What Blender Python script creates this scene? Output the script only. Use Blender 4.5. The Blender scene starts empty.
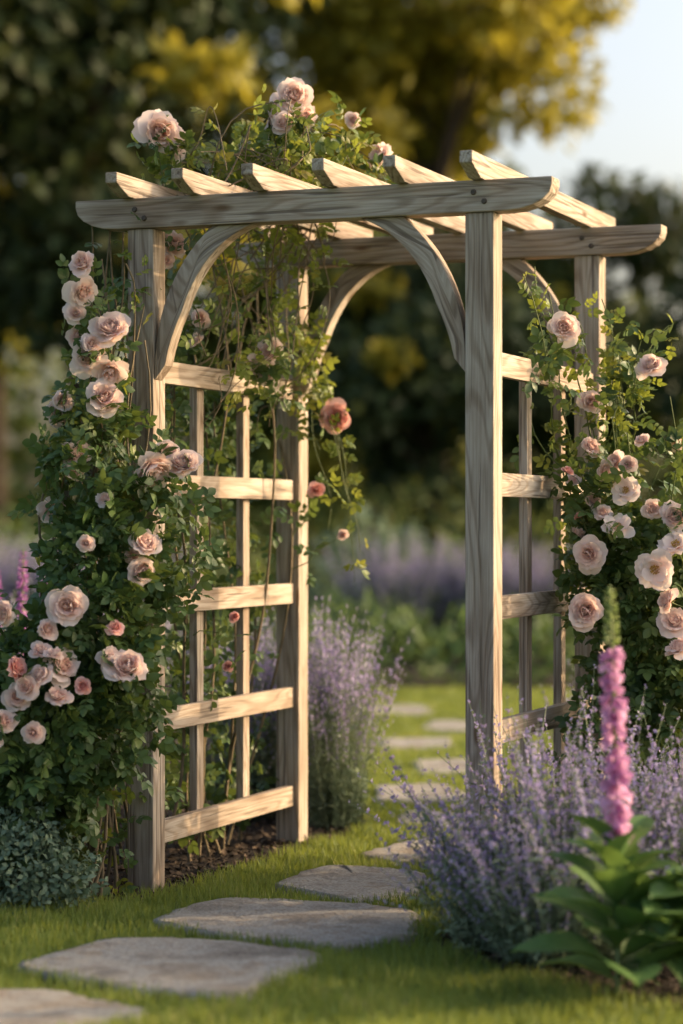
import bpy, bmesh, math
import numpy as np
from mathutils import Vector, Matrix
rng = np.random.default_rng(11)
scene = bpy.context.scene
COL = scene.collection

# ------------------------------------------------------------------ helpers
def link(o, parent=None):
    COL.objects.link(o)
    if parent is not None: o.parent = parent
    return o
def empty(name, loc=(0,0,0), rotz=0.0):
    e = bpy.data.objects.new(name, None); e.empty_display_size = .1
    e.location = loc; e.rotation_euler = (0,0,rotz); COL.objects.link(e); return e
def make_mesh(name, V, F, mats, rnd=None, tv=None, mi=None, smooth=True):
    V = np.asarray(V, dtype=np.float32); F = np.asarray(F, dtype=np.int32)
    m, k = F.shape
    me = bpy.data.meshes.new(name)
    me.vertices.add(len(V)); me.vertices.foreach_set("co", V.ravel())
    me.loops.add(m*k); me.loops.foreach_set("vertex_index", F.ravel())
    me.polygons.add(m); me.polygons.foreach_set("loop_start", np.arange(m, dtype=np.int32)*k)
    if mi is not None: me.polygons.foreach_set("material_index", np.asarray(mi, dtype=np.int32))
    me.polygons.foreach_set("use_smooth", np.full(m, smooth))
    me.update(calc_edges=True)
    for nm, arr in (("rnd", rnd), ("tv", tv)):
        if arr is not None:
            a = me.attributes.new(nm, 'FLOAT', 'POINT'); a.data.foreach_set("value", np.asarray(arr, dtype=np.float32))
    for mt in mats: me.materials.append(mt)
    return me
class T:   # template
    def __init__(s, V, F, mi=None, tv=None):
        s.V=np.array(V,float); s.F=np.array(F,int)
        s.mi=np.zeros(len(s.F),int) if mi is None else np.array(mi,int)
        s.tv=np.zeros(len(s.V)) if tv is None else np.array(tv,float)
def join_T(parts):
    V=[];F=[];mi=[];tv=[];o=0
    for t in parts:
        V.append(t.V);F.append(t.F+o);mi.append(t.mi);tv.append(t.tv);o+=len(t.V)
    return T(np.concatenate(V),np.concatenate(F),np.concatenate(mi),np.concatenate(tv))
def xf(t, R=None, p=(0,0,0), s=1.0, mi=None):
    V=t.V*s
    if R is not None: V=V@np.array(R).T
    return T(V+np.array(p),t.F,t.mi if mi is None else np.full(len(t.F),mi),t.tv)
def norm(a): return a/np.maximum(np.linalg.norm(a,axis=-1,keepdims=True),1e-9)
def frames(D, N):
    D=norm(D); X=norm(np.cross(D,N)); Z=np.cross(X,D)
    return np.stack([X,D,Z],axis=2)
def scatter(t, R, P, S, rnd=None):
    n=len(P); nv=len(t.V)
    S=np.asarray(S)
    V=np.einsum('nij,vj->nvi',R,t.V)*(S[:,None,None])+P[:,None,:]
    F=t.F[None]+(np.arange(n)*nv)[:,None,None]
    if rnd is None: rnd=rng.random(n)
    return dict(V=V.reshape(-1,3),F=F.reshape(-1,4),mi=np.tile(t.mi,n),rnd=np.repeat(rnd,nv),tv=np.tile(t.tv,n))
def merge(ds):
    o=0;V=[];F=[];mi=[];r=[];tv=[]
    for d in ds:
        V.append(d['V']);F.append(d['F']+o);mi.append(d['mi']);r.append(d['rnd']);tv.append(d['tv']);o+=len(d['V'])
    return dict(V=np.concatenate(V),F=np.concatenate(F),mi=np.concatenate(mi),rnd=np.concatenate(r),tv=np.concatenate(tv))
def obj_from(name, d, mats, parent=None, smooth=True):
    me=make_mesh(name,d['V'],d['F'],mats,d['rnd'],d['tv'],d['mi'],smooth)
    return link(bpy.data.objects.new(name,me),parent)
def inpoly(x,y,poly):
    c=np.zeros(len(x),bool); n=len(poly)
    for i in range(n):
        x1,y1=poly[i];x2,y2=poly[(i+1)%n]
        if y1==y2: continue
        k=((y1>y)!=(y2>y))&(x<(x2-x1)*(y-y1)/(y2-y1)+x1); c^=k
    return c
def rdir(n):
    return norm(rng.normal(size=(n,3)))

# ------------------------------------------------------------------ materials
def newmat(name):
    m=bpy.data.materials.new(name); m.use_nodes=True; nt=m.node_tree
    for n in list(nt.nodes): nt.nodes.remove(n)
    return m, nt, nt.nodes, nt.links
def ramp(N, stops):
    r=N.new('ShaderNodeValToRGB'); e=r.color_ramp.elements
    e[0].position=stops[0][0]; e[0].color=(*stops[0][1],1)
    e[1].position=stops[-1][0]; e[1].color=(*stops[-1][1],1)
    for p,c in stops[1:-1]:
        x=e.new(p); x.color=(*c,1)
    return r
def leaf_mat(name, stops, trans=.3, rough=.5, attr='rnd', tcol=None, spec=.35, noise=0, nscale=18):
    m,nt,N,L=newmat(name)
    out=N.new('ShaderNodeOutputMaterial'); a=N.new('ShaderNodeAttribute'); a.attribute_name=attr
    r=ramp(N,stops)
    if noise>0:
        tc=N.new('ShaderNodeTexCoord'); nz=N.new('ShaderNodeTexNoise'); nz.inputs['Scale'].default_value=nscale; nz.inputs['Detail'].default_value=0
        L.new(tc.outputs['Object'],nz.inputs['Vector'])
        ml=N.new('ShaderNodeMath'); ml.operation='MULTIPLY_ADD'; ml.inputs[1].default_value=noise*2; ml.inputs[2].default_value=-noise
        L.new(nz.outputs['Fac'],ml.inputs[0])
        ad=N.new('ShaderNodeMath'); ad.operation='ADD'; L.new(a.outputs['Fac'],ad.inputs[0]); L.new(ml.outputs[0],ad.inputs[1])
        L.new(ad.outputs[0],r.inputs['Fac'])
    else: L.new(a.outputs['Fac'],r.inputs['Fac'])
    b=N.new('ShaderNodeBsdfPrincipled'); b.inputs['Roughness'].default_value=rough
    b.inputs['Specular IOR Level'].default_value=spec
    L.new(r.outputs['Color'],b.inputs['Base Color'])
    if trans<=0:
        L.new(b.outputs[0],out.inputs[0]); return m
    t=N.new('ShaderNodeBsdfTranslucent'); mx=N.new('ShaderNodeMixShader'); mx.inputs[0].default_value=trans
    if tcol is not None:
        mc=N.new('ShaderNodeMix'); mc.data_type='RGBA'; mc.inputs[0].default_value=.5
        L.new(r.outputs['Color'],mc.inputs[6]); mc.inputs[7].default_value=(*tcol,1); L.new(mc.outputs[2],t.inputs['Color'])
    else: L.new(r.outputs['Color'],t.inputs['Color'])
    L.new(b.outputs[0],mx.inputs[1]); L.new(t.outputs[0],mx.inputs[2]); L.new(mx.outputs[0],out.inputs[0])
    return m
def noise_mat(name, stops, scale=5, detail=8, rough=.9, bump=.3, bdist=.01, bscale=None, spec=.3):
    m,nt,N,L=newmat(name); out=N.new('ShaderNodeOutputMaterial'); tc=N.new('ShaderNodeTexCoord')
    nz=N.new('ShaderNodeTexNoise'); nz.inputs['Scale'].default_value=scale; nz.inputs['Detail'].default_value=detail
    nz.inputs['Roughness'].default_value=.65
    L.new(tc.outputs['Object'],nz.inputs['Vector'])
    r=ramp(N,stops); L.new(nz.outputs['Fac'],r.inputs['Fac'])
    b=N.new('ShaderNodeBsdfPrincipled'); b.inputs['Roughness'].default_value=rough; b.inputs['Specular IOR Level'].default_value=spec
    L.new(r.outputs['Color'],b.inputs['Base Color'])
    if bump>0:
        n2=N.new('ShaderNodeTexNoise'); n2.inputs['Scale'].default_value=bscale or scale*4; n2.inputs['Detail'].default_value=5
        L.new(tc.outputs['Object'],n2.inputs['Vector'])
        bp=N.new('ShaderNodeBump'); bp.inputs['Strength'].default_value=bump; bp.inputs['Distance'].default_value=bdist
        L.new(n2.outputs['Fac'],bp.inputs['Height']); L.new(bp.outputs[0],b.inputs['Normal'])
    L.new(b.outputs[0],out.inputs[0])
    return m
def wood_mat():
    m,nt,N,L=newmat("weathered_wood"); out=N.new('ShaderNodeOutputMaterial')
    a=N.new('ShaderNodeAttribute'); a.attribute_name='gc'
    def mapn(sc):
        mp=N.new('ShaderNodeMapping'); mp.inputs['Scale'].default_value=sc; L.new(a.outputs['Vector'],mp.inputs['Vector']); return mp
    n1=N.new('ShaderNodeTexNoise'); n1.inputs['Scale'].default_value=1; n1.inputs['Detail'].default_value=1.5
    L.new(mapn((.9,8,8)).outputs[0],n1.inputs['Vector'])
    mu=N.new('ShaderNodeMath'); mu.operation='MULTIPLY'; mu.inputs[1].default_value=95; L.new(n1.outputs['Fac'],mu.inputs[0])
    si=N.new('ShaderNodeMath'); si.operation='SINE'; L.new(mu.outputs[0],si.inputs[0])
    s2=N.new('ShaderNodeMath'); s2.operation='MULTIPLY_ADD'; s2.inputs[1].default_value=.5; s2.inputs[2].default_value=.5; L.new(si.outputs[0],s2.inputs[0])
    n2=N.new('ShaderNodeTexNoise'); n2.inputs['Scale'].default_value=1; n2.inputs['Detail'].default_value=4
    L.new(mapn((5,190,190)).outputs[0],n2.inputs['Vector'])
    n3=N.new('ShaderNodeTexNoise'); n3.inputs['Scale'].default_value=1; n3.inputs['Detail'].default_value=5
    L.new(mapn((2.2,8,8)).outputs[0],n3.inputs['Vector'])
    n4=N.new('ShaderNodeTexNoise'); n4.inputs['Scale'].default_value=1; n4.inputs['Detail'].default_value=3
    L.new(mapn((2.0,65,65)).outputs[0],n4.inputs['Vector'])
    rc=ramp(N,[(.59,(0,0,0)),(.645,(1,1,1))]); L.new(n4.outputs['Fac'],rc.inputs['Fac'])
    base=ramp(N,[(.3,(.29,.225,.175)),(.5,(.42,.355,.295)),(.7,(.53,.475,.415))]); L.new(n3.outputs['Fac'],base.inputs['Fac'])
    def mix(fac,c1,c2,mode='MIX'):
        x=N.new('ShaderNodeMix'); x.data_type='RGBA'; x.blend_type=mode
        if isinstance(fac,(int,float)): x.inputs[0].default_value=fac
        else: L.new(fac,x.inputs[0])
        L.new(c1,x.inputs[6])
        if isinstance(c2,tuple): x.inputs[7].default_value=(*c2,1)
        else: L.new(c2,x.inputs[7])
        return x.outputs[2]
    rg=ramp(N,[(0,(.60,.54,.48)),(.45,(1,1,1)),(1,(1.0,1.0,1.0))]); L.new(s2.outputs[0],rg.inputs['Fac'])
    c=mix(.65,base.outputs['Color'],rg.outputs['Color'],'MULTIPLY')
    rf=ramp(N,[(.3,(.6,.56,.51)),(.6,(1,1,1))]); L.new(n2.outputs['Fac'],rf.inputs['Fac'])
    c=mix(.8,c,rf.outputs['Color'],'MULTIPLY')
    fm=N.new('ShaderNodeMath'); fm.operation='MULTIPLY'; fm.inputs[1].default_value=.68; L.new(rc.outputs['Color'],fm.inputs[0])
    c=mix(fm.outputs[0],c,(.10,.075,.058))
    vo=N.new('ShaderNodeTexVoronoi'); vo.inputs['Scale'].default_value=1; L.new(mapn((2.6,9,9)).outputs[0],vo.inputs['Vector'])
    rk=ramp(N,[(.06,(1,1,1)),(.13,(0,0,0))]); L.new(vo.outputs['Distance'],rk.inputs['Fac'])
    c=mix(rk.outputs['Color'],c,(.14,.09,.055))
    b=N.new('ShaderNodeBsdfPrincipled'); b.inputs['Roughness'].default_value=.85; b.inputs['Specular IOR Level'].default_value=.2
    L.new(c,b.inputs['Base Color'])
    h=N.new('ShaderNodeMath'); h.operation='MULTIPLY_ADD'; h.inputs[1].default_value=.5; L.new(n2.outputs['Fac'],h.inputs[0]); L.new(s2.outputs[0],h.inputs[2])
    h2=N.new('ShaderNodeMath'); h2.operation='SUBTRACT'; L.new(h.outputs[0],h2.inputs[0]); L.new(rc.outputs['Color'],h2.inputs[1])
    bp=N.new('ShaderNodeBump'); bp.inputs['Strength'].default_value=.55; bp.inputs['Distance'].default_value=.0018
    L.new(h2.outputs[0],bp.inputs['Height']); L.new(bp.outputs[0],b.inputs['Normal']); L.new(b.outputs[0],out.inputs[0])
    return m
WOOD=wood_mat()
METAL=noise_mat("bolt_iron",[(.3,(.05,.045,.04)),(.7,(.12,.09,.07))],60,2,.6,0)
ROSE_LEAF=leaf_mat("rose_leaf",[(0,(.036,.078,.026)),(.4,(.070,.128,.042)),(.8,(.11,.175,.055)),(1,(.19,.235,.07))],.26,.42,tcol=(.28,.34,.04),noise=.2,nscale=7)
YOUNG_LEAF=leaf_mat("young_rose_leaf",[(0,(.075,.13,.025)),(.6,(.15,.21,.04)),(1,(.24,.20,.065))],.4,.45,tcol=(.42,.43,.05))
CANE=noise_mat("rose_cane",[(.3,(.10,.085,.05)),(.7,(.24,.18,.11))],20,2,.7,0)
CANE_G=noise_mat("green_stem",[(.3,(.08,.12,.035)),(.7,(.14,.17,.055))],20,2,.6,0)
PETAL=leaf_mat("rose_petal",[(0,(.86,.47,.40)),(.35,(.91,.64,.56)),(.7,(.93,.75,.685)),(1,(.94,.82,.765))],.40,.6,attr='tv',tcol=(1,.76,.66),spec=.15,noise=.10,nscale=30)
PETAL_D=leaf_mat("deep_rose_petal",[(0,(.80,.28,.25)),(.5,(.87,.44,.40)),(1,(.92,.60,.54))],.34,.6,attr='tv',tcol=(.95,.48,.38),spec=.2,noise=.1,nscale=30)
PETAL_O=leaf_mat("open_rose_petal",[(0,(.88,.62,.46)),(.4,(.93,.77,.69)),(1,(.95,.85,.80))],.38,.6,attr='tv',tcol=(1,.82,.72),spec=.15,noise=.1,nscale=30)
STAMEN=noise_mat("stamen",[(.3,(.35,.17,.03)),(.7,(.6,.38,.06))],60,1,.8,0)
LAV_LEAF=leaf_mat("lavender_leaf",[(0,(.11,.16,.09)),(.5,(.18,.235,.145)),(1,(.27,.33,.21))],.2,.7,tcol=(.26,.33,.13))
LAV_FLOWER=leaf_mat("lavender_flower",[(0,(.24,.19,.38)),(.5,(.37,.31,.55)),(1,(.52,.46,.69))],.28,.7,tcol=(.57,.46,.71))
FOX_BELL=leaf_mat("foxglove_bell",[(0,(.48,.19,.41)),(.5,(.62,.31,.54)),(1,(.78,.52,.71))],.33,.5,attr='rnd',tcol=(.84,.52,.75))
SALVIA=leaf_mat("salvia_bell",[(0,(.32,.10,.34)),(.5,(.45,.17,.46)),(1,(.62,.32,.62))],.33,.5,attr='rnd',tcol=(.7,.35,.7))
FOX_BUD=leaf_mat("foxglove_bud",[(0,(.18,.27,.08)),(1,(.36,.40,.20))],.3,.5,tcol=(.4,.5,.12))
BROAD=leaf_mat("foxglove_leaf",[(0,(.07,.14,.045)),(.6,(.11,.21,.06)),(1,(.16,.27,.085))],.3,.55,tcol=(.27,.40,.07),noise=.25,nscale=40)
GREY_LEAF=leaf_mat("grey_shrub_leaf",[(0,(.09,.14,.09)),(.5,(.145,.21,.14)),(1,(.22,.29,.20))],.2,.7,tcol=(.2,.3,.12))
GRASS=leaf_mat("grass_blade",[(0,(.08,.13,.026)),(.5,(.15,.22,.045)),(.85,(.23,.29,.06)),(1,(.36,.32,.13))],.38,.55,tcol=(.46,.48,.07),noise=.35,nscale=1.6)
TREE_DARK=leaf_mat("dark_tree_leaf",[(0,(.018,.036,.015)),(.6,(.038,.068,.022)),(1,(.09,.115,.028))],.15,.6,tcol=(.18,.19,.03),noise=.25,nscale=.6)  # deep green leaves; shade among the trees is also put into this colour
TREE_MID=leaf_mat("tree_leaf",[(0,(.038,.070,.018)),(.6,(.075,.12,.027)),(1,(.17,.19,.035))],.25,.6,tcol=(.36,.34,.04),noise=.25,nscale=.6)
TREE_GOLD=leaf_mat("golden_tree_leaf",[(0,(.12,.13,.018)),(.5,(.26,.25,.03)),(1,(.44,.38,.055))],.42,.6,tcol=(.70,.58,.06),noise=.25,nscale=.6)  # golden leaves; sunlight on the crowns is put into this colour
MEADOW=leaf_mat("perennial_leaf",[(0,(.06,.11,.035)),(.6,(.11,.18,.055)),(1,(.18,.25,.09))],.25,.6,tcol=(.25,.35,.06),noise=.25,nscale=1.5)
BARK=noise_mat("tree_bark",[(.3,(.03,.024,.018)),(.7,(.085,.065,.05))],6,4,.95,.8,.03)
LAWN=noise_mat("lawn_ground",[(.3,(.055,.088,.02)),(.5,(.10,.15,.032)),(.7,(.14,.185,.042))],2.2,6,.95,.4,.02,40)
SOIL=noise_mat("soil",[(.3,(.018,.013,.009)),(.6,(.045,.032,.022)),(.8,(.08,.058,.04))],14,6,.98,1.0,.02,45)
MULCH=leaf_mat("mulch_chip",[(0,(.02,.014,.010)),(.7,(.07,.048,.032)),(1,(.14,.10,.07))],.0,.9)
def stone_mat():
    m,nt,N,L=newmat("flagstone"); out=N.new('ShaderNodeOutputMaterial'); tc=N.new('ShaderNodeTexCoord')
    def nz(sc,d,ro=.6):
        n=N.new('ShaderNodeTexNoise'); n.inputs['Scale'].default_value=sc; n.inputs['Detail'].default_value=d; n.inputs['Roughness'].default_value=ro
        L.new(tc.outputs['Object'],n.inputs['Vector']); return n
    a=nz(2.9,10,.74); r=ramp(N,[(.32,(.19,.165,.14)),(.43,(.32,.29,.25)),(.52,(.45,.43,.39)),(.61,(.32,.27,.215)),(.74,(.43,.40,.36))]); L.new(a.outputs['Fac'],r.inputs['Fac'])
    g=nz(95,4); r2=ramp(N,[(.38,(.45,.43,.40)),(.58,(1.05,1.05,1.05))]); L.new(g.outputs['Fac'],r2.inputs['Fac'])
    x=N.new('ShaderNodeMix'); x.data_type='RGBA'; x.blend_type='MULTIPLY'; x.inputs[0].default_value=.6; L.new(r.outputs[0],x.inputs[6]); L.new(r2.outputs[0],x.inputs[7])
    b=N.new('ShaderNodeBsdfPrincipled'); b.inputs['Roughness'].default_value=.75; b.inputs['Specular IOR Level'].default_value=.35; L.new(x.outputs[2],b.inputs['Base Color'])
    h=nz(11,10,.7); bp=N.new('ShaderNodeBump'); bp.inputs['Strength'].default_value=1; bp.inputs['Distance'].default_value=.045
    L.new(h.outputs['Fac'],bp.inputs['Height']); L.new(bp.outputs[0],b.inputs['Normal']); L.new(b.outputs[0],out.inputs[0]); return m
STONE=stone_mat()

# ------------------------------------------------------------------ templates
def grid_leaf(rows, fold=.12, droop=.15):
    V=[];tv=[]
    for y,w in rows:
        for u in (-1,0,1):
            V.append((u*w, y, abs(u)*w*fold*2 - droop*y*y)); tv.append(y)
    F=[]
    for i in range(len(rows)-1):
        for j in range(2):
            a=i*3+j; F.append((a,a+1,a+4,a+3))
    return T(V,F,None,tv)
LEAFLET=grid_leaf([(0,.02),(.22,.25),(.5,.34),(.78,.22),(1,.01)])
SIMPLE=grid_leaf([(0,.03),(.45,.3),(1,.02)],.15,.1)
NARROW=grid_leaf([(0,.04),(.45,.13),(1,.01)],.1,.2)
def rotz(a): c,s=math.cos(a),math.sin(a); return np.array([[c,-s,0],[s,c,0],[0,0,1]])
def rotx(a): c,s=math.cos(a),math.sin(a); return np.array([[1,0,0],[0,c,-s],[0,s,c]])
def roty(a): c,s=math.cos(a),math.sin(a); return np.array([[c,0,s],[0,1,0],[-s,0,c]])
parts=[xf(LEAFLET,None,(0,.58,0),.42)]
for y,sc in ((.52,.36),(.25,.30)):
    for sg in (-1,1):
        parts.append(xf(LEAFLET,rotz(-sg*1.05)@roty(sg*.2),(0,y,0),sc))
parts.append(T([(-.008,0,0),(.008,0,0),(.006,.6,0),(-.006,.6,0)],[(0,1,2,3)]))
COMPOUND=join_T(parts)

def tube_T(pts, rad, n=5, mi=0):
    pts=np.array(pts,float); V=[];F=[]
    k=len(pts); d=np.gradient(pts,axis=0); d=norm(d)
    ref=np.array([.3,.9,.1])
    for i in range(k):
        x=norm(np.cross(d[i],ref)); y=np.cross(d[i],x)
        for j in range(n):
            a=2*math.pi*j/n; V.append(pts[i]+(x*math.cos(a)+y*math.sin(a))*rad[i])
    for i in range(k-1):
        for j in range(n):
            a=i*n+j;b=i*n+(j+1)%n; F.append((a,b,b+n,a+n))
    return T(V,F,np.full(len(F),mi))

def rose_T(seed, n=44, open_=False):
    g=np.random.default_rng(seed); parts=[]
    for i in range(n):
        f=i/(n-1); az=i*2.399+g.normal()*.2
        if open_:
            a0=math.radians(50+25*f+g.normal()*6); a1=math.radians(56+40*f+g.normal()*14); Lp=(.60+.36*f)*(1+g.normal()*.05); W=Lp*.47; cup=.3
        else:
            a0=math.radians(22+50*f+g.normal()*7); a1=math.radians(-32+132*f+g.normal()*20); Lp=(.46+.42*f)*(1+g.normal()*.09); W=Lp*(.42+.08*f); cup=.8*(1-f)+.2
        r=.02;z=0.0;rows=[];nv=6
        prof=[.28,.6,.85,1.0,1.0,.70]
        for k in range(nv):
            v=k/(nv-1); rows.append((r,z,prof[k]*W,v))
            a=a0+(a1-a0)*v; r+=math.sin(a)*Lp/(nv-1); z+=math.cos(a)*Lp/(nv-1)
        V=[];tv=[];ph=g.random()*6; fr=g.uniform(3.5,7); am=g.uniform(.04,.11)
        notch=g.random()*.09
        for (rr,zz,w,v) in rows:
            for u in (-1,-.5,0,.5,1):
                back=.10*u*u*v
                x=rr-cup*w*u*u*.55-back*math.sin(a1)*Lp - notch*(u==0)*(v==1)
                zl=zz-back*math.cos(a1)*Lp*.8+ am*v*v*math.sin(u*fr+ph)+g.normal()*.016*v
                V.append((x,u*w,zl)); tv.append(min(1,.2+.5*f+.4*v) if not open_ else min(1,v*1.2))
        F=[]
        for a_ in range(nv-1):
            for b_ in range(4):
                q=a_*5+b_; F.append((q,q+1,q+6,q+5))
        parts.append(xf(T(V,F,None,tv),rotz(az)))
    for q in range(5):
        parts.append(xf(SIMPLE,rotz(q*1.257)@rotx(-.25),(0,0,-.05),.45,mi=1))
    parts.append(tube_T([(0,0,.02),(0,0,-.15),(.03,0,-.5),(.06,0,-1.1)],[.12,.09,.04,.03],5,1))
    if open_:
        for q in range(70):
            a=g.random()*6.28; rr=g.random()**.5*.20; h=.12+g.random()*.16
            c=np.array([math.cos(a)*rr,math.sin(a)*rr,h]); s=.028
            parts.append(T([c+(-s,0,0),c+(0,-s,-s*.3),c+(s,0,0),c+(0,s,s*.3)],[(0,1,2,3)],[2]))
    return join_T(parts)
ROSES=[rose_T(s,n) for s,n in ((1,46),(2,38),(3,52),(4,36),(9,46),(12,42))]
ROSES_O=[rose_T(s,n,True) for s,n in ((5,12),(6,15),(8,11))]

# ------------------------------------------------------------------ camera, world, sun
cam=bpy.data.cameras.new("camera"); co=bpy.data.objects.new("camera",cam); COL.objects.link(co)
co.location=(0,0,1.217); co.rotation_euler=(math.radians(90)+math.atan(13/2400),0,0)
cam.sensor_fit='VERTICAL'; cam.sensor_height=36; cam.sensor_width=24; cam.lens=84.4
cam.clip_end=1000; cam.dof.use_dof=True; cam.dof.focus_distance=7.9; cam.dof.aperture_fstop=1.3
scene.camera=co
SAZ=math.radians(75); SEL=math.radians(17)
S=Vector((math.sin(SAZ)*math.cos(SEL),math.cos(SAZ)*math.cos(SEL),math.sin(SEL)))
sl=bpy.data.lights.new("sun",'SUN'); sl.energy=5.0; sl.angle=math.radians(.55); sl.color=(1,.69,.38)
so=bpy.data.objects.new("sun",sl); COL.objects.link(so); so.rotation_euler=S.to_track_quat('Z','Y').to_euler(); so.location=(10,5,12)
w=bpy.data.worlds.new("World"); scene.world=w; w.use_nodes=True
nt=w.node_tree; bg=nt.nodes['Background']; sky=nt.nodes.new('ShaderNodeTexSky'); sky.sky_type='NISHITA'; sky.sun_disc=False
sky.sun_elevation=SEL; sky.sun_rotation=SAZ; sky.air_density=.8; sky.dust_density=6.0; sky.ozone_density=0
nt.links.new(sky.outputs[0],bg.inputs['Color']); bg.inputs['Strength'].default_value=.37
scene.view_settings.view_transform='Standard'; scene.view_settings.look='None'; scene.view_settings.exposure=0

# ------------------------------------------------------------------ arbor
ANG=math.atan2(-.357,.934); LX=1.177; LY=1.29
arbor=empty("garden_arbor",(-.65,8.0,0),ANG)
def Wp(s,t,z): return np.array([-.65+.934*s+.357*t, 8-.357*s+.934*t, z])
def prism(name, outline, plane, lo, hi, bev=.004, gcf=None):
    bm=bmesh.new()
    def P(a,z,h): return (a,h,z) if plane=='xz' else (h,a,z)
    f=[bm.verts.new(P(a,z,lo)) for a,z in outline]; b=[bm.verts.new(P(a,z,hi)) for a,z in outline]
    bm.faces.new(f); bm.faces.new(b[::-1]); n=len(f)
    for i in range(n): bm.faces.new((f[i],b[i],b[(i+1)%n],f[(i+1)%n]))
    bmesh.ops.recalc_face_normals(bm,faces=bm.faces)
    es=[e for e in bm.edges if e.is_manifold and e.calc_face_angle(0)>.5]
    bmesh.ops.bevel(bm,geom=es,offset=bev,segments=2,profile=.6,affect='EDGES')
    me=bpy.data.meshes.new(name); bm.to_mesh(me); bm.free()
    at=me.attributes.new('gc','FLOAT_VECTOR','POINT'); off=rng.random(3)*20
    arr=np.array([gcf(v.co) for v in me.vertices])+off
    at.data.foreach_set('vector',arr.astype(np.float32).ravel())
    me.materials.append(WOOD)
    o=bpy.data.objects.new(name,me); link(o,arbor); return o
gx=lambda c:(c[0],c[1],c[2]); gy=lambda c:(c[1],c[0],c[2]); gz=lambda c:(c[2],c[0],c[1])
hw=.0475
for i,(s,t) in enumerate(((0,0),(LX,0),(0,LY),(LX,LY))):
    prism("post_%d"%(i+1),[(s-hw,-.05),(s+hw,-.05),(s+hw,2.199),(s-hw,2.199)],'xz',t-hw,t+hw,.006,gz)
def beam_outline(a0,a1,z0,z1):
    h=z1-z0; o=[(a0,z1),(a0,z1-h*.24)]
    for k in range(1,6):
        q=k/5*math.pi/2; o.append((a0+.15*(1-math.cos(q)) ,z1-h*.24-h*.76*math.sin(q)))
    o2=[(a1-(x-a0),z) for x,z in o][::-1]
    return o+o2
prism("front_beam",beam_outline(-.235,LX+.24,2.2,2.3),'xz',-hw-.012,.03,.004,gx)
prism("back_beam",beam_outline(-.22,LX+.28,2.2,2.3),'xz',LY-hw-.012,LY+.03,.004,gx)
def rafter_outline(a0,a1,z0,z1):
    h=z1-z0
    return [(a0,z1),(a0,z1-h*.5),(a0+.09,z0),(a1-.09,z0),(a1,z1-h*.5),(a1,z1)]
for i in range(6):
    s=-.04+i*.243+rng.normal()*.003
    prism("rafter_%d"%(i+1),rafter_outline(-.19+rng.normal()*.008,1.60+rng.normal()*.01,2.301,2.374+rng.normal()*.002),'yz',s-.021,s+.021,.004,gy)
def brace(name,s0,sg,y):
    cz=1.73;a,b=.44,.55;wd=.068;zc=2.1985; out=[];inn=[]
    c0=s0+sg*a
    e=math.asin((zc-cz)/b)
    for k in range(15):
        q=-.06+(e+.06)*k/14; out.append((c0-sg*a*math.cos(max(q,0)),cz+b*math.sin(q)))
    e=math.asin((zc-cz)/(b-wd))
    for k in range(15):
        q=.03+(e-.03)*k/14; inn.append((c0-sg*(a-wd*(.55+.45*min(1,k/4)))*math.cos(q),cz+(b-wd)*math.sin(q)))
    ol=out+inn[::-1]
    if sg<0: ol=ol[::-1]
    g=lambda c:(math.atan2(c[2]-cz,abs(c[0]-c0))*.5, math.hypot((c[0]-c0),(c[2]-cz)), c[1])
    prism(name,ol,'xz',y-.032,y+.030,.003,g)
for nm,y in (("front",-.008),("back",LY-.008)):
    brace(nm+"_brace_1",hw+.001,1,y); brace(nm+"_brace_2",LX-hw-.001,-1,y)
railz=[1.73,1.345,.957,.56,.19]
for side,s0,ts in (("a",0,(.45,.86)),("b",LX,(.53,.95))):
    for j,z in enumerate(railz):
        z+=rng.normal()*.003
        prism("rail_%s%d"%(side,j+1),[(hw+.001,z-.038),(LY-hw-.001,z-.038),(LY-hw-.001,z+.038),(hw+.001,z+.038)],'yz',s0-.004,s0+.026,.003,gy)
    for j,t in enumerate(ts):
        prism("slat_%s%d"%(side,j+1),[(t-.028,railz[-1]-.03),(t+.028,railz[-1]-.03),(t+.028,railz[0]+.03),(t-.028,railz[0]+.03)],'yz',s0-.036,s0-.006,.003,gz)
for s in (0,LX):
    for t in (-hw-.012,LY-hw-.012):
        for dz,ds in ((2.262,-.015),(2.232,.02)):
            bm=bmesh.new(); bmesh.ops.create_cone(bm,cap_ends=True,segments=12,radius1=.010,radius2=.007,depth=.008)
            bmesh.ops.rotate(bm,matrix=Matrix.Rotation(math.pi/2,3,'X'),verts=bm.verts)
            bmesh.ops.translate(bm,vec=(s+ds,t-.0035,dz),verts=bm.verts)
            me=bpy.data.meshes.new("bolt"); bm.to_mesh(me); bm.free(); me.materials.append(METAL); link(bpy.data.objects.new("bolt",me),arbor)

# ------------------------------------------------------------------ ground, beds, stones
def flat_poly(name,poly,z,mat):
    bm=bmesh.new(); f=bm.faces.new([bm.verts.new((x,y,z)) for x,y in poly]); f.normal_update()
    if f.normal.z<0: f.normal_flip()
    me=bpy.data.meshes.new(name); bm.to_mesh(me); bm.free(); me.materials.append(mat); return link(bpy.data.objects.new(name,me))
flat_poly("lawn",[(-300,-100),(300,-100),(300,500),(-300,500)],0,LAWN)
BED_L=[(-9,8.1),(-2,7.95),(-1.2,7.72),(-.9,7.66),(-.70,7.72),(-.52,8.0),(-.36,8.45),(-.12,9.05),(.02,9.35),(.10,9.7),(.10,10.3),(.0,11.5),(-.1,13.6),(-.4,15.6),(-9,16)]
BED_R=[(.26,7.0),(.32,6.72),(.5,6.46),(.68,6.16),(.9,5.95),(1.7,5.85),(9,5.9),(9,15),(1.9,14),(1.4,11),(.9,9.4),(.66,8.3),(.46,7.6)]
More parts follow.
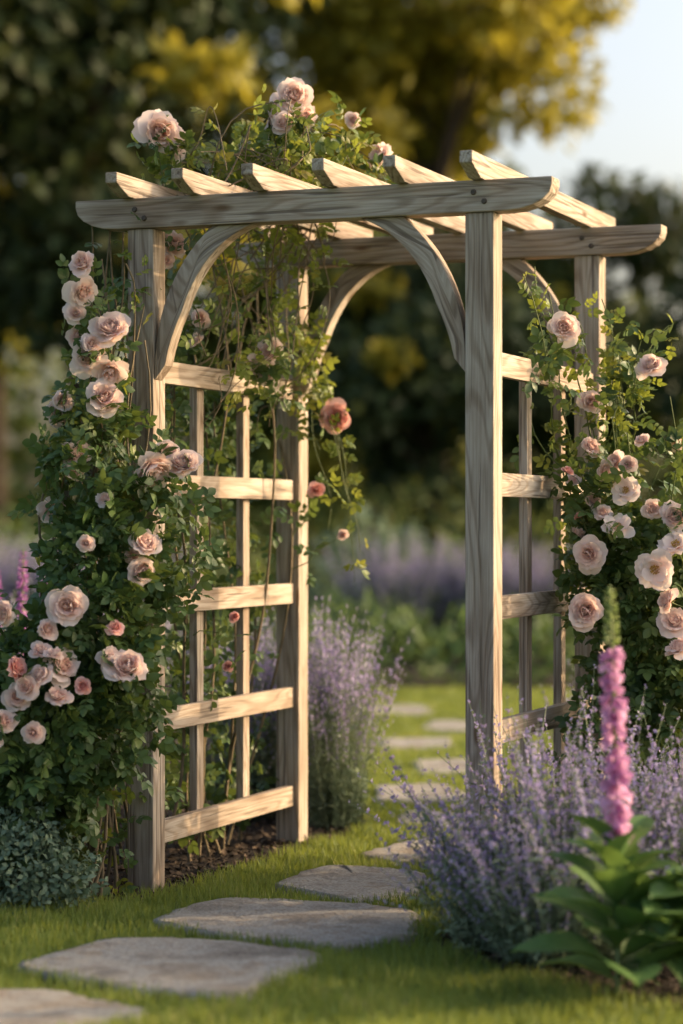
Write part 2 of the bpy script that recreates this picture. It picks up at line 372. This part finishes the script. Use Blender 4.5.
BED_B=[(-16,17.2),(-1.5,16.9),(.2,17.6),(1.3,17.6),(2.5,16.8),(16,16.2),(16,30),(-16,30)]
for p in (BED_L,BED_R,BED_B): flat_poly("garden_bed_soil",p,.004,SOIL)
stones=[
 [(-1.25,6.12),(-.74,6.18),(-.45,5.88),(-.75,5.55),(-1.3,5.6)],
 [(-.90,6.48),(-.66,6.95),(-.30,6.88),(-.03,6.66),(-.26,6.06),(-.55,6.18)],
 [(-.58,7.23),(-.41,7.68),(-.05,7.60),(.24,7.44),(.21,6.94),(-.01,6.78),(-.3,6.94)],
 [(-.235,7.96),(-.06,8.42),(.12,8.36),(.29,8.22),(.25,7.78),(.03,7.64)],
 [(.05,8.70),(.20,9.1),(.46,9.0),(.42,8.56),(.2,8.46)],
 [(.22,9.52),(.26,9.98),(.58,9.90),(.58,9.44)],
 [(.14,10.35),(.16,11.0),(.48,11.05),(.52,10.4)],
 [(.36,11.5),(.38,12.15),(.76,12.2),(.76,11.6)],
 [(.18,12.8),(.18,13.4),(.62,13.5),(.62,12.9)],
 [(.48,13.9),(.50,14.6),(.96,14.6),(.93,13.9)],
 [(.08,15.0),(.06,15.8),(.55,15.9),(.6,15.1)],
 [(-.3,16.1),(-.35,16.8),(.15,16.9),(.15,16.2)]]
path=empty("stepping_stone_path")
for i,poly in enumerate(stones):
    poly=np.array(poly); n=len(poly); pts=[]
    if i>3: poly=poly+rng.normal(size=poly.shape)*.025
    for k in range(n):
        p0,p1,p2=poly[k-1],poly[k],poly[(k+1)%n]
        a=p1+(p0-p1)*.14;b=p1+(p2-p1)*.14
        for q in (0,.5,1): pts.append((1-q)**2*a+2*q*(1-q)*p1+q*q*b+rng.normal(size=2)*.006)
        c=p1+(p2-p1)*.86; nn=np.array([-(p2-p1)[1],(p2-p1)[0]]); nn/=np.linalg.norm(nn); bow=rng.normal()*.012
        for q in (.15,.3,.42,.55,.7,.85): pts.append(b+(c-b)*q+nn*bow*math.sin(q*math.pi)+rng.normal(size=2)*.007)
    bm=bmesh.new(); c=poly.mean(0); rings=[]
    ph=rng.random(4)*6
    for sc,z in ((1.0,-.03),(1.005,.014),(.985,.027),(.94,.030),(.8,.031),(.6,.031),(.4,.030),(.2,.031)):
        rings.append([bm.verts.new((c[0]+(p[0]-c[0])*sc,c[1]+(p[1]-c[1])*sc,z+((.004*math.sin(p[0]*sc*11+ph[0])*math.sin(p[1]*sc*9+ph[1])+rng.normal()*.0008) if sc<.99 else 0))) for p in pts])
    m=len(pts)
    for r in range(len(rings)-1):
        for k in range(m): bm.faces.new((rings[r][k],rings[r][(k+1)%m],rings[r+1][(k+1)%m],rings[r+1][k])).smooth=True
    bm.faces.new(rings[-1]).smooth=True
    bmesh.ops.recalc_face_normals(bm,faces=bm.faces)
    me=bpy.data.meshes.new("flagstone_%d"%(i+1)); bm.to_mesh(me); bm.free(); me.materials.append(STONE)
    link(bpy.data.objects.new("flagstone_%d"%(i+1),me),path)
BLADE=T([(-.5,0,0),(.5,0,0),(-.42,.06,.5),(.42,.06,.5),(-.04,.22,1.0),(.04,.22,1.0)],[(0,1,3,2),(2,3,5,4)])
def grass(x0,x1,y0,y1,n,h,wd,power=1.0):
    x=rng.uniform(x0,x1,n); y=y0+(y1-y0)*rng.random(n)**power
    keep=np.ones(n,bool)
    jx=x+rng.normal(size=n)*.02; jy=y+rng.normal(size=n)*.02
    for p in (BED_L,BED_R,BED_B): keep&=~inpoly(jx,jy,p)
    for p in stones:
        p=np.array(p); c=p.mean(0); k=.955 if c[1]<9.2 else .90
        keep&=~inpoly(x+.3*(jx-x),y+.3*(jy-y),list((p-c)*k+c))
    x=x[keep];y=y[keep];n=len(x)
    cl=.5+.5*np.sin(x*9+2*np.sin(y*5))*np.sin(y*8+1.5*np.sin(x*7))
    hh=h*(.5+.65*cl+.6*rng.random(n))
    yaw=rng.random(n)*6.28; lean=rng.normal(size=n)*.45
    D=np.stack([np.sin(lean)*np.cos(yaw),np.sin(lean)*np.sin(yaw),np.cos(lean)],1)
    X=norm(np.cross(D,rdir(n))); Yv=np.cross(D,X)
    R=np.stack([X*(wd/hh)[:,None],Yv,D],axis=2)
    return scatter(BLADE,R,np.stack([x,y,np.zeros(n)],1),hh,np.clip(.25+.35*cl+rng.normal(size=n)*.2,0,1))
g=merge([grass(-2.0,2.2,5.3,9.5,170000,.038,.0036),grass(-.6,1.9,9.5,17.6,80000,.036,.007),grass(-6,6,14,17.6,15000,.05,.014)])
obj_from("lawn_grass",g,[GRASS])
def chips(x0,x1,y0,y1,n,poly):
    x=rng.uniform(x0,x1,n);y=rng.uniform(y0,y1,n);k=inpoly(x,y,poly);x=x[k];y=y[k];n=len(x)
    D=rdir(n);D[:,2]*=.3
    N=rdir(n)*.5+np.array([0,0,1]); return scatter(SIMPLE,frames(D,N),np.stack([x,y,.006+rng.random(n)*.012],1),rng.uniform(.012,.04,n))
obj_from("mulch",merge([chips(-2,.3,7.6,11,16000,BED_L),chips(.2,2,5.9,9,12000,BED_R)]),[MULCH])

# ------------------------------------------------------------------ roses
def ell(c,r,n,shell=.55,up=.35):
    d=rdir(n); rad=(shell+(1-shell)*rng.random(n)**.7)
    lump=1+.16*np.sin(d[:,0]*7+c[0]*9)*np.sin(d[:,2]*8+c[1]*5)
    P=np.array(c)+d*np.array(r)*(rad*lump)[:,None]
    return P,d
def leaves_from(PD,size,t=COMPOUND,spread=.9,up=.5,lo=.65,hi=1.2):
    P=np.concatenate([a for a,b in PD]); D=np.concatenate([b for a,b in PD]); n=len(P)
    dirs=D+rng.normal(size=(n,3))*spread; dirs[:,2]-=.15
    N=D*.7+np.array([0,-.25,up])+rng.normal(size=(n,3))*.45
    k=P[:,2]>.02; return scatter(t,frames(dirs,N)[k],P[k],rng.uniform(lo,hi,k.sum())*size,np.clip(rng.beta(2,2.4,k.sum()),0,1))
def cane_path(a,b,wob=.06,sag=0,n=14):
    a=np.array(a,float);b=np.array(b,float);q=np.linspace(0,1,n)[:,None]
    p=a+(b-a)*q
    for k in range(3):
        for f in (1,2,3,5): p[:,k]+=np.sin(q[:,0]*math.pi*f)*rng.normal()*wob/f
    p[:,2]+=sag*np.sin(q[:,0]*math.pi); return p
def canes(name,parent,paths,r,mat):
    cu=bpy.data.curves.new(name,'CURVE'); cu.dimensions='3D'; cu.bevel_depth=r; cu.bevel_resolution=1
    for p in paths:
        sp=cu.splines.new('POLY'); sp.points.add(len(p)-1)
        for i,q in enumerate(p): sp.points[i].co=(*q,1); sp.points[i].radius=1-.55*i/(len(p)-1)
    cu.materials.append(mat); return link(bpy.data.objects.new(name,cu),parent)
def along(paths,n,off=.02):
    P=[];D=[]
    for _ in range(n):
        p=paths[rng.integers(len(paths))]; i=rng.integers(len(p)-1); q=rng.random()
        P.append(p[i]*(1-q)+p[i+1]*q+rng.normal(size=3)*off); D.append(rng.normal(size=3)+np.array([0,-.3,.2]))
    return np.array(P),norm(np.array(D))
def blooms(parent, lst, face):
    groups={}
    for (x,y,z,r,kind) in lst:
        d=norm(np.array(face)+rng.normal(size=3)*.33)
        t=(ROSES_O if kind=='o' else ROSES)[rng.integers(3 if kind=='o' else 6)]
        h=norm(np.cross(d,rdir(1)[0]))
        R=np.stack([h,np.cross(d,h),d],axis=1)[None]
        groups.setdefault(kind,[]).append(scatter(t,R,np.array([[x,y,z]])-d*r*.3,np.array([r*(1.3 if kind!='o' else 1.15)])))
    for kind,dd in groups.items():
        obj_from({'n':"blooms",'d':"deep_pink_blooms",'o':"open_blooms"}[kind],merge(dd),[{'n':PETAL,'d':PETAL_D,'o':PETAL_O}[kind],CANE_G,STAMEN],parent)

LB=[(-.839,7.75,2.065,.046,'n'),(-.835,7.75,1.969,.052,'n'),(-.745,7.72,1.852,.062,'n'),(-.858,7.8,1.83,.036,'n'),(-.816,7.72,1.759,.056,'n'),(-.745,7.7,1.71,.054,'n'),
(-.758,7.68,1.627,.062,'n'),(-.916,7.8,1.58,.05,'n'),(-.852,7.72,1.45,.05,'n'),(-.60,7.68,1.394,.068,'n'),(-.51,7.72,1.417,.056,'n'),(-.56,7.75,1.45,.044,'n'),(-.939,7.8,1.265,.046,'n'),
(-.616,7.56,1.159,.052,'n'),(-.629,7.56,1.072,.048,'n'),(-.848,7.44,.965,.064,'n'),(-.665,7.44,.78,.064,'n'),(-.72,7.46,.80,.04,'n'),(-.862,7.44,.78,.058,'n'),(-1.0,7.4,.778,.044,'d'),(-1.0,7.43,.685,.046,'n'),
(-.874,7.4,.69,.042,'n'),(-1.05,7.42,.943,.044,'n'),(-.91,7.44,.894,.036,'n'),(-1.04,7.4,.614,.042,'n'),(-.948,7.38,.58,.036,'n'),(-.93,7.43,.83,.034,'n'),(-.80,7.5,1.16,.028,'n'),
(-.62,8.2,2.56,.078,'n'),(-.57,8.25,2.535,.06,'n'),(-.196,8.38,2.67,.066,'n'),(-.165,8.36,2.715,.06,'n'),(-.24,8.38,2.64,.054,'n'),(-.13,8.40,2.65,.044,'n'),(-.20,8.30,2.61,.044,'n'),(.136,8.6,2.545,.05,'n'),(.04,8.55,2.66,.028,'n'),(-.1,8.5,2.64,.026,'n'),
(-.574,8.22,2.18,.052,'n'),(-.60,8.2,2.12,.03,'n'),(-.5,8.5,1.95,.036,'n'),(-.52,8.5,1.87,.030,'n'),(-.257,8.62,1.844,.050,'n'),(-.28,8.60,1.77,.044,'n'),(-.3,8.62,1.80,.036,'n'),
(-.022,9.0,1.62,.056,'d'),(-.094,9.0,1.348,.032,'d'),(.004,9.0,1.18,.022,'n'),(-.75,7.6,1.3,.028,'n'),(-1.2,7.55,.8,.05,'n'),(-.70,7.44,.90,.026,'d'),(-.97,7.38,.72,.042,'n'),(-.86,7.75,1.90,.034,'n'),
(-.80,7.7,1.80,.034,'n'),(-.93,7.4,.755,.04,'n'),(-.885,7.4,.82,.03,'n'),(-.80,7.42,.72,.026,'d'),(-1.07,7.4,.56,.03,'n'),(-.37,8.3,.9,.02,'d'),(-.40,8.45,.72,.02,'d'),(-.86,7.72,1.40,.036,'n'),(-.90,7.75,1.62,.036,'n'),(-.66,7.6,1.12,.03,'n')]
left=empty("climbing_rose")
main=[]
for i in range(12):
    b=(-.84+rng.normal()*.06,7.86+rng.normal()*.06,0); m=(-.80+rng.normal()*.08,7.86+rng.normal()*.05,1.0+rng.normal()*.1)
    e=(-.80+rng.normal()*.05,7.88+rng.normal()*.06,1.7+rng.random()*.45)
    main.append(np.concatenate([cane_path(b,m,.04),cane_path(m,e,.04)[1:]]))
for i in range(4):
    main.append(cane_path((-.82,7.75,0),(-.64+rng.normal()*.02,7.86,1.2+rng.random()*.8),.04,0,18))
for i in range(16):
    t=rng.uniform(.1,1.25); b=Wp(-.14+rng.normal()*.04,t,0); e=Wp(-.12+rng.normal()*.05,t+rng.normal()*.2,2.3); main.append(cane_path(b,e,.07,0,22))
topc=[]
for i in range(26):
    a=Wp(rng.uniform(-.12,.25),rng.uniform(.1,1.2),2.25+rng.random()*.1); e=Wp(rng.uniform(.1,.62),rng.uniform(.1,1.1),2.38+rng.random()*.12)
    topc.append(cane_path(a,e,.08,.05+rng.random()*.08,20))
for i in range(24):
    a=Wp(rng.uniform(-.05,.3),rng.uniform(.2,1.1),2.38); e=Wp(rng.uniform(-.05,.2),rng.uniform(.3,1.1),1.5+rng.random()*.5); topc.append(cane_path(a,e,.08,.0,20))
spur=[]
for (x,y,z,r,k) in LB:
    c=np.array([x,y,z]); cand=np.concatenate(main+topc); dd=np.linalg.norm(cand-c-np.array([0,.0,-.12]),axis=1); a=cand[np.argmin(dd)]
    spur.append(cane_path(a,c+np.array([0,.02,-.01]),.02,.02,8))
extra=[]
for e in ((.05,9.0,1.0),(.07,8.95,1.12),(.02,9.0,1.45),(-.05,9.0,1.2),(0,9.0,1.6),(-.08,9.0,1.5),(.03,9.0,1.3)):
    extra.append(cane_path((-.16,9.1,1.9+rng.normal()*.1),e,.03,.05,12))
for k in range(8):
    e=Wp(rng.uniform(0,.55),rng.uniform(.2,1.0),2.52+rng.random()*.15); extra.append(cane_path(Wp(rng.uniform(0,.5),.6,2.4),e,.03,.05,10))
canes("main_canes",left,main,.0065,CANE); canes("roof_canes",left,topc,.0032,CANE); canes("flower_stems",left,spur+extra,.0024,CANE_G)
PD=[ell((-1.18,7.78,.36),(.34,.28,.38),1250),ell((-.98,7.66,.56),(.24,.22,.34),850),ell((-.77,7.66,.94),(.18,.15,.36),780),ell((-.80,7.78,1.40),(.15,.15,.26),230,.3),
    ell((-.70,7.64,.62),(.13,.1,.20),210),ell((-.54,7.72,1.15),(.09,.08,.22),110),along(main,430,.045),along(spur,460,.025)]
n=1200; tr=np.array([Wp(rng.uniform(-.42,-.07),rng.uniform(.02,1.3),z) for z in rng.uniform(.1,1.8,n)]); PD.append((tr,norm(np.tile([.9,-.4,.2],(n,1))+rng.normal(size=(n,3))*.6)))
obj_from("leaves",leaves_from(PD,.098),[ROSE_LEAF],left)
PY=[along(topc,430,.04),along(extra,260,.02),along(main[:12],110,.05),ell((-.52,8.3,2.45),(.14,.2,.09),80,.2),ell((-.24,8.45,2.48),(.18,.2,.10),110,.2)]
obj_from("young_leaves",leaves_from(PY,.078),[YOUNG_LEAF],left)
blooms(left,LB,(.12,-.9,.25))

RB=[(.747,8.05,1.88,.052,'n'),(1.045,8.1,1.756,.048,'n'),(.843,8.1,1.633,.042,'n'),(.843,8.1,1.483,.036,'n'),(.945,8.0,1.336,.054,'o'),(.915,7.95,1.22,.056,'o'),(.82,7.95,1.121,.054,'n'),
(.80,7.86,.937,.060,'n'),(1.02,7.82,1.07,.07,'o'),(1.09,7.85,1.16,.064,'o'),(1.10,7.92,1.245,.05,'n'),(1.09,7.86,.90,.054,'n'),(1.12,8.0,1.5,.042,'n'),(.915,8.05,1.43,.036,'n'),(.85,8.1,1.3,.03,'n'),
(1.10,7.82,.82,.05,'n'),(1.3,7.95,1.3,.06,'o'),(1.4,7.95,1.0,.06,'n'),(1.25,7.9,.7,.06,'o'),(1.55,8.1,1.25,.06,'n'),(.78,8.1,1.37,.026,'n'),(.88,8.02,1.40,.034,'n'),(.80,8.1,1.19,.028,'n'),
(.87,8.0,1.26,.03,'n'),(.955,8.0,1.42,.03,'n'),(1.0,8.0,1.5,.026,'n'),(.80,8.05,1.25,.024,'d'),(.76,8.05,1.40,.02,'d'),(1.06,7.84,.97,.04,'n'),(1.03,7.95,1.27,.034,'n')]
right=empty("rose_bush")
rm=[]
for i in range(16):
    b=(1.1+rng.normal()*.12,8.35+rng.normal()*.1,0); e=(1.05+rng.normal()*.25,8.25+rng.normal()*.12,1.3+rng.random()*.6); rm.append(cane_path(b,e,.06,0,16))
for e in ((.60,7.95,2.05),(.70,8.1,2.0),(.66,8.2,2.1),(.8,8.2,1.95),(.95,8.2,1.8),(1.02,8.15,1.85),(1.12,8.2,1.9),(.62,8.1,1.75),(.9,8.3,2.0)):
    rm.append(cane_path((.90+rng.normal()*.08,8.3,1.0),e,.05,.0,14))
rs=[]
for (x,y,z,r,k) in RB:
    c=np.array([x,y,z]); cand=np.concatenate(rm); a=cand[np.argmin(np.linalg.norm(cand-c+np.array([0,0,.12]),axis=1))]; rs.append(cane_path(a,c+np.array([0,.02,-.01]),.02,.02,8))
canes("canes",right,rm,.0042,CANE_G); canes("flower_stems",right,rs,.0024,CANE_G)
PD=[ell((1.38,8.35,.75),(.42,.40,.62),1350),ell((1.06,8.13,.92),(.20,.18,.38),800),ell((1.02,8.13,.45),(.26,.22,.36),560),ell((.86,8.2,1.05),(.10,.14,.26),90,.2),along(rm,520,.035),along(rs,270,.025)]
obj_from("leaves",leaves_from(PD,.094),[ROSE_LEAF],right)
obj_from("young_leaves",leaves_from([along(rm[16:],300,.03),along(rm[:16],120,.06)],.074),[YOUNG_LEAF],right)
blooms(right,RB,(-.1,-.9,.25))

# ------------------------------------------------------------------ lavender / catmint
def stem_T(seed,H=.5,nleaf=16,flower=.38):
    g=np.random.default_rng(seed); bend=g.uniform(-.05,.12)
    pts=[(bend*h*h*2,g.normal()*.002,h*H) for h in np.linspace(0,1,6)]
    P=lambda h:np.array([bend*h*h*2,0,h*H])
    parts=[tube_T(pts,[.0016,.0015,.0014,.0012,.001,.0008],3,0)]
    for i in range(nleaf):
        h=g.uniform(.03,1-flower*.8); a=g.random()*6.28; el=g.uniform(.2,1.0)
        D=np.array([[math.cos(a)*math.cos(el),math.sin(a)*math.cos(el),math.sin(el)]]); R=frames(D,np.array([[0,0,1.]])+g.normal(size=(1,3))*.2)[0]
        parts.append(xf(NARROW,R@np.diag([1.3,1,1]),P(h),g.uniform(.02,.042)*(1.2-h*.6),mi=0))
    h=1-flower
    while h<1:
        for _ in range(5 if h<.95 else 2):
            a=g.random()*6.28; s=g.uniform(.004,.0085)*(1.25-.6*(h-1+flower)/flower)
            D=np.array([[math.cos(a),math.sin(a),.6+g.normal()*.3]]); R=frames(D,rdir(1))[0]
            parts.append(xf(SIMPLE,R@np.diag([1.5,1,1]),P(h)+np.array([0,0,g.normal()*.004]),s*1.5,mi=1 if g.random()<.86 else 0))
        h+=g.uniform(.03,.065)
    return join_T(parts)
STEMS=[stem_T(30+i,.5,22,.33 if i<4 else .14) for i in range(6)]
def clump(n,rad,height,tiltmax=.75):
    ds=[]
    for si,st in enumerate(STEMS):
        m=n//6; a=rng.random(m)*6.28; q=rng.random(m)**.6
        base=np.stack([np.cos(a)*q*rad,np.sin(a)*q*rad,np.zeros(m)],1)
        tilt=q*tiltmax*rng.uniform(.6,1.15,m); a2=a+rng.normal(size=m)*.4
        D=np.stack([np.sin(tilt)*np.cos(a2),np.sin(tilt)*np.sin(a2),np.cos(tilt)],1)
        X=norm(np.cross(D,rdir(m))); Y=np.cross(D,X); R=np.stack([X,Y,D],axis=2)
        ds.append(scatter(st,R,base,height/.5*rng.uniform(.5,1.15,m)*(1 if si<4 else .8)))
    return merge(ds)
def clump_mesh(name,*a):
    d=clump(*a); return make_mesh(name,d['V'],d['F'],[LAV_LEAF,LAV_FLOWER],d['rnd'],d['tv'],d['mi'])
CM=[clump_mesh("catmint_clump",216,.13,.54),clump_mesh("catmint_clump",198,.11,.50),clump_mesh("lavender_clump",216,.10,.52,.32)]
def place(name,me,loc,rz,s,sz=1.0):
    o=bpy.data.objects.new(name,me); o.location=loc; o.rotation_euler=(0,0,rz); o.scale=(s,s,s*sz); return link(o)
for (x,y,s,k,sz) in ((.44,6.88,.74,0,1),(.55,6.62,.84,1,1),(.72,6.72,1.0,0,1),(.60,7.10,1.08,0,1.12),(.80,7.14,1.18,1,1.05),(.95,6.9,1.05,0,1),(1.2,6.85,1.05,1,1),(1.1,7.3,1.15,0,1),(.46,7.14,.80,1,1.1)):
    place("catmint_plant",CM[k],(x,y,0),rng.random()*6.28,s,sz)
for (x,y,s,sz) in ((-.03,9.62,.98,1.45),(-.15,9.85,1.05,1.5),(-.05,10.15,1.0,1.45),(-.4,9.9,1.2,1.2),(1.05,9.9,1.0,1.),(1.35,10.5,1.2,1),(-1.4,10.5,1.3,1.2),(-1.9,11,1.4,1.2),(-1.1,11.5,1.4,1.3)):
    place("lavender_plant",CM[2],(x,y,0),rng.random()*6.28,s,sz)
for i in range(19):
    if i<11: x=rng.uniform(-7,-1.5); y=rng.uniform(19.5,22)
    else: x=.5+(i-11)*.3+rng.normal()*.08; y=rng.uniform(20.4,21.6)
    place("lavender_drift",CM[2],(x,y,0),rng.random()*6.28,rng.uniform(1.7,2.1),1.0)

gs=empty("artemisia_shrub")
PDg=[ell((-1.02,7.5,.16),(.20,.14,.17),1500,.4),ell((-.88,7.54,.12),(.13,.1,.12),700,.4),ell((-1.25,7.5,.2),(.22,.16,.18),1100,.4),ell((-1.0,7.55,.27),(.12,.1,.12),450,.4)]
obj_from("leaves",leaves_from(PDg,.026,SIMPLE,1.2,.6),[GREY_LEAF],gs)

# ------------------------------------------------------------------ foxglove
def bell_T():
    prof=[(0.0,.10),(.12,.20),(.35,.27),(.65,.31),(.85,.36),(1.0,.50)]; n=8; V=[];F=[]
    for i,(y,r) in enumerate(prof):
        for j in range(n):
            a=2*math.pi*j/n; rr=r*(1+(.12*math.cos(2*a) if i==5 else 0)); V.append((math.cos(a)*rr,y+(.12*(math.sin(a)<-.3) if i==5 else 0),math.sin(a)*rr))
    for i in range(5):
        for j in range(n):
            a=i*n+j;b=i*n+(j+1)%n; F.append((a,b,b+n,a+n))
    return T(V,F,np.zeros(len(F),int))
BELL=bell_T()
def broad_T():
    V=[];F=[];tv=[]
    prof=[(0,.02),(.10,.03),(.2,.12),(.32,.21),(.46,.255),(.6,.26),(.74,.22),(.87,.13),(.95,.06),(1,.01)]
    for i,(y,w) in enumerate(prof):
        for u in (-1,-.66,-.33,0,.33,.66,1):
            V.append((u*w*(1+.05*math.sin(i*3+u*2)),y,.35*abs(u)*w-.34*y*y+.18*y+.018*math.sin(y*38-abs(u)*4)*min(1,abs(u)*2))); tv.append(y)
    for i in range(len(prof)-1):
        for j in range(6):
            a=i*7+j;F.append((a,a+1,a+8,a+7))
    return T(V,F,None,tv)
BROADLEAF=broad_T()
def foxglove(name,loc,H=1.03,z0=.42,leaves=16,Rz=0,lean=.0,bells=None,bs=.044):
    e=empty(name,loc,Rz)
    st=scatter(tube_T([(0,0,0),(.004,0,.3*H),(lean*.3,0,.6*H),(lean*.7,0,.85*H),(lean,0,H)],[.008,.007,.006,.005,.003],6,0),np.eye(3)[None],np.zeros((1,3)),np.array([1.]))
    obj_from("stem",st,[FOX_BUD],e)
    P=[];D=[];Sz=[];Pb=[];Db=[];Sb=[]
    z=z0;i=0
    while z<H*.99:
        f=(z-z0)/(H-z0)
        for k in range(3 if f<.7 else 4):
            a=i*2.399+k*2.1+rng.normal()*.25; i+=1
            r=.005; px=lean*f+math.cos(a)*r; py=math.sin(a)*r-.003
            el=-.80+f*.6+rng.normal()*.2
            d=(math.cos(a)*math.cos(el),math.sin(a)*math.cos(el)-.2,math.sin(el))
            if f<.76: P.append((px,py,z+rng.normal()*.006));D.append(d);Sz.append(bs*(1-.6*f)*rng.uniform(.75,1.12))
            else: Pb.append((px,py,z));Db.append((d[0],d[1],d[2]+.5*f));Sb.append(.027*(1.6-1.25*f))
        z+=.022*(1.15-.68*f)
    D=np.array(D);Db=np.array(Db)
    obj_from("bells",scatter(BELL,frames(D,np.tile([0,0,1.],(len(D),1))),np.array(P),np.array(Sz)),[bells or FOX_BELL],e)
    obj_from("buds",scatter(BELL,frames(Db,np.tile([0,0,1.],(len(Db),1)))@np.diag([.8,1,.8]),np.array(Pb),np.array(Sb)),[FOX_BUD if bells is None else bells],e)
    if leaves:
        n=leaves; a=np.arange(n)*2.399; h=np.linspace(.02,.36,n); el=rng.uniform(.15,.6,n)+h
        D=np.stack([np.cos(a)*np.cos(el),np.sin(a)*np.cos(el),np.sin(el)],1)
        obj_from("leaves",scatter(BROADLEAF,frames(D,np.tile([0,0,1.],(n,1))+rng.normal(size=(n,3))*.15),np.stack([a*0,a*0,h],1),rng.uniform(.20,.28,n)*(1.15-h)),[BROAD],e)
    return e
foxglove("foxglove",(.715,6.22,0),1.06,.43,26,0,-.02)
for (x,y,H) in ((-1.28,9.6,1.12),(-1.165,9.7,1.14),(-1.40,9.8,1.05),(-1.22,9.9,1.0)): foxglove("salvia_plant",(x,y,0),H,.62,12,rng.random()*6,.01,SALVIA,.03)
bp=empty("hosta_plant",(.93,6.2,0)); n=40; a=rng.random(n)*6.28; el=rng.uniform(.1,1.3,n)
D=np.stack([np.cos(a)*np.cos(el),np.sin(a)*np.cos(el),np.sin(el)],1)
obj_from("leaves",scatter(BROADLEAF,frames(D,np.tile([0,0,1.],(n,1))+rng.normal(size=(n,3))*.2),np.stack([rng.normal(size=n)*.07,rng.normal(size=n)*.05,rng.uniform(.0,.26,n)],1),rng.uniform(.12,.25,n)),[BROAD],bp)

# ------------------------------------------------------------------ background planting and trees
def shrub(name,blobs,size,mat,t=SIMPLE):
    PD=[ell(c,r,n,.5) for c,r,n in blobs]; return obj_from(name,leaves_from(PD,size,t,1.0,.4),[mat])
blobs=[]
for i in range(34):
    x=-8+i*.5+rng.normal()*.2; y=rng.uniform(18.0,20.0); h=rng.uniform(.3,.5); blobs.append(((x,y,h*.6),(.4,.4,h),330))
shrub("perennial_border",blobs,.09,MEADOW)
for (x,y,r,h,m) in ((.35,24,.75,1.25,GREY_LEAF),(1.1,23.5,.7,1.0,MEADOW),(-1.6,25,1.0,1.2,TREE_MID),(-3.6,24,1.2,1.3,MEADOW),(2.4,25,1.0,1.3,TREE_MID),(4,24,1.2,1.6,TREE_MID),(5.8,22,1.3,1.7,TREE_MID),(-6,23,1.3,1.4,TREE_MID),(.6,29,1.6,1.7,TREE_MID),(-1.2,31,1.6,2.2,TREE_MID),(2.6,31,1.6,2.0,TREE_MID)):
    shrub("garden_shrub",[((x,y,h*.5),(r,r,h*.55),1300)],.11,m)
def tree(name,x,y,H,R,mat,nl,z0=None,lsize=.24,seed=0,gold=0):
    g=np.random.default_rng(seed); e=empty(name,(x,y,0)); z0=z0 if z0 is not None else H*.2
    pts=[(0,0,-.2),(.05,0,H*.2),(-.08,.05,H*.45),(.05,0,H*.7),(0,0,H*.92)]; parts=[tube_T(pts,[.02*H,.015*H,.012*H,.007*H,.002*H],8)]
    cl=[]
    for i in range(26):
        q=norm(g.normal(size=3)); rr=g.random()**.45
        c=np.array([q[0]*R*rr*.85,q[1]*R*rr*.85,(z0+H)/2+q[2]*(H-z0)/2*rr*.85]); cl.append(c)
        if i<12:
            z=min(H*.8,max(H*.15,c[2]*.7)); a=np.array([0,0,z]); m=(a+c)/2+np.array([0,0,-.1])
            parts.append(tube_T([a,m,c],[.008*H,.004*H,.0015*H],5))
    t=join_T(parts); obj_from("trunk",scatter(t,np.eye(3)[None],np.zeros((1,3)),np.array([1.])),[BARK],e)
    PD=[];PG=[]
    for i,c in enumerate(cl):
        r=R*g.uniform(.26,.42); PD.append(ell(c,(r,r,r*.8),nl//26,.35))
    for i in range(gold):   # sun dapples put into colour: gold leaf sprays on the crown's front-right outside
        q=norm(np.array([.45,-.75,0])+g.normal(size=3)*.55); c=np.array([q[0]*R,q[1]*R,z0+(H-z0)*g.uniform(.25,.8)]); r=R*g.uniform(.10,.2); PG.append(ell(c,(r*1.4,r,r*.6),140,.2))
    obj_from("crown",leaves_from(PD,lsize,SIMPLE,1.2,.4),[mat],e)
    if PG: obj_from("painted_sun_sprays",leaves_from(PG,lsize,SIMPLE,1.2,.4),[TREE_GOLD],e)
tree("oak_tree",-8.5,30,16,5.0,TREE_DARK,15000,1.0,.3,1,9)
tree("oak_tree",-3.6,33,16,4.2,TREE_DARK,17000,1.0,.3,2,14)
tree("maple_tree",-6.2,42,18,4.5,TREE_GOLD,12000,2,.32,3)
tree("maple_tree",1.35,36,13.5,2.6,TREE_GOLD,13000,5.0,.26,4)
tree("oak_tree",.6,41,11,3.6,TREE_MID,14000,.5,.3,5)
tree("hornbeam_tree",1.2,31.5,5.6,1.9,TREE_DARK,9000,.3,.22,15,3)
tree("hornbeam_tree",-.6,34,6.5,2.2,TREE_MID,8000,.3,.24,16)
tree("oak_tree",6.5,32,6.6,2.5,TREE_DARK,9000,.3,.26,6,3)
tree("maple_tree",4.2,40,7.6,2.6,TREE_DARK,11000,.3,.28,7)
tree("oak_tree",11,36,9,4,TREE_DARK,9000,.5,.3,8)
bl=[]
for i in range(26):
    x=-26+i*2.2; bl.append(((x,54+rng.normal()*2,2.6),(2.2,1.6,3.2+rng.random()*1.0),650))
shrub("distant_treeline",bl,.5,TREE_MID)
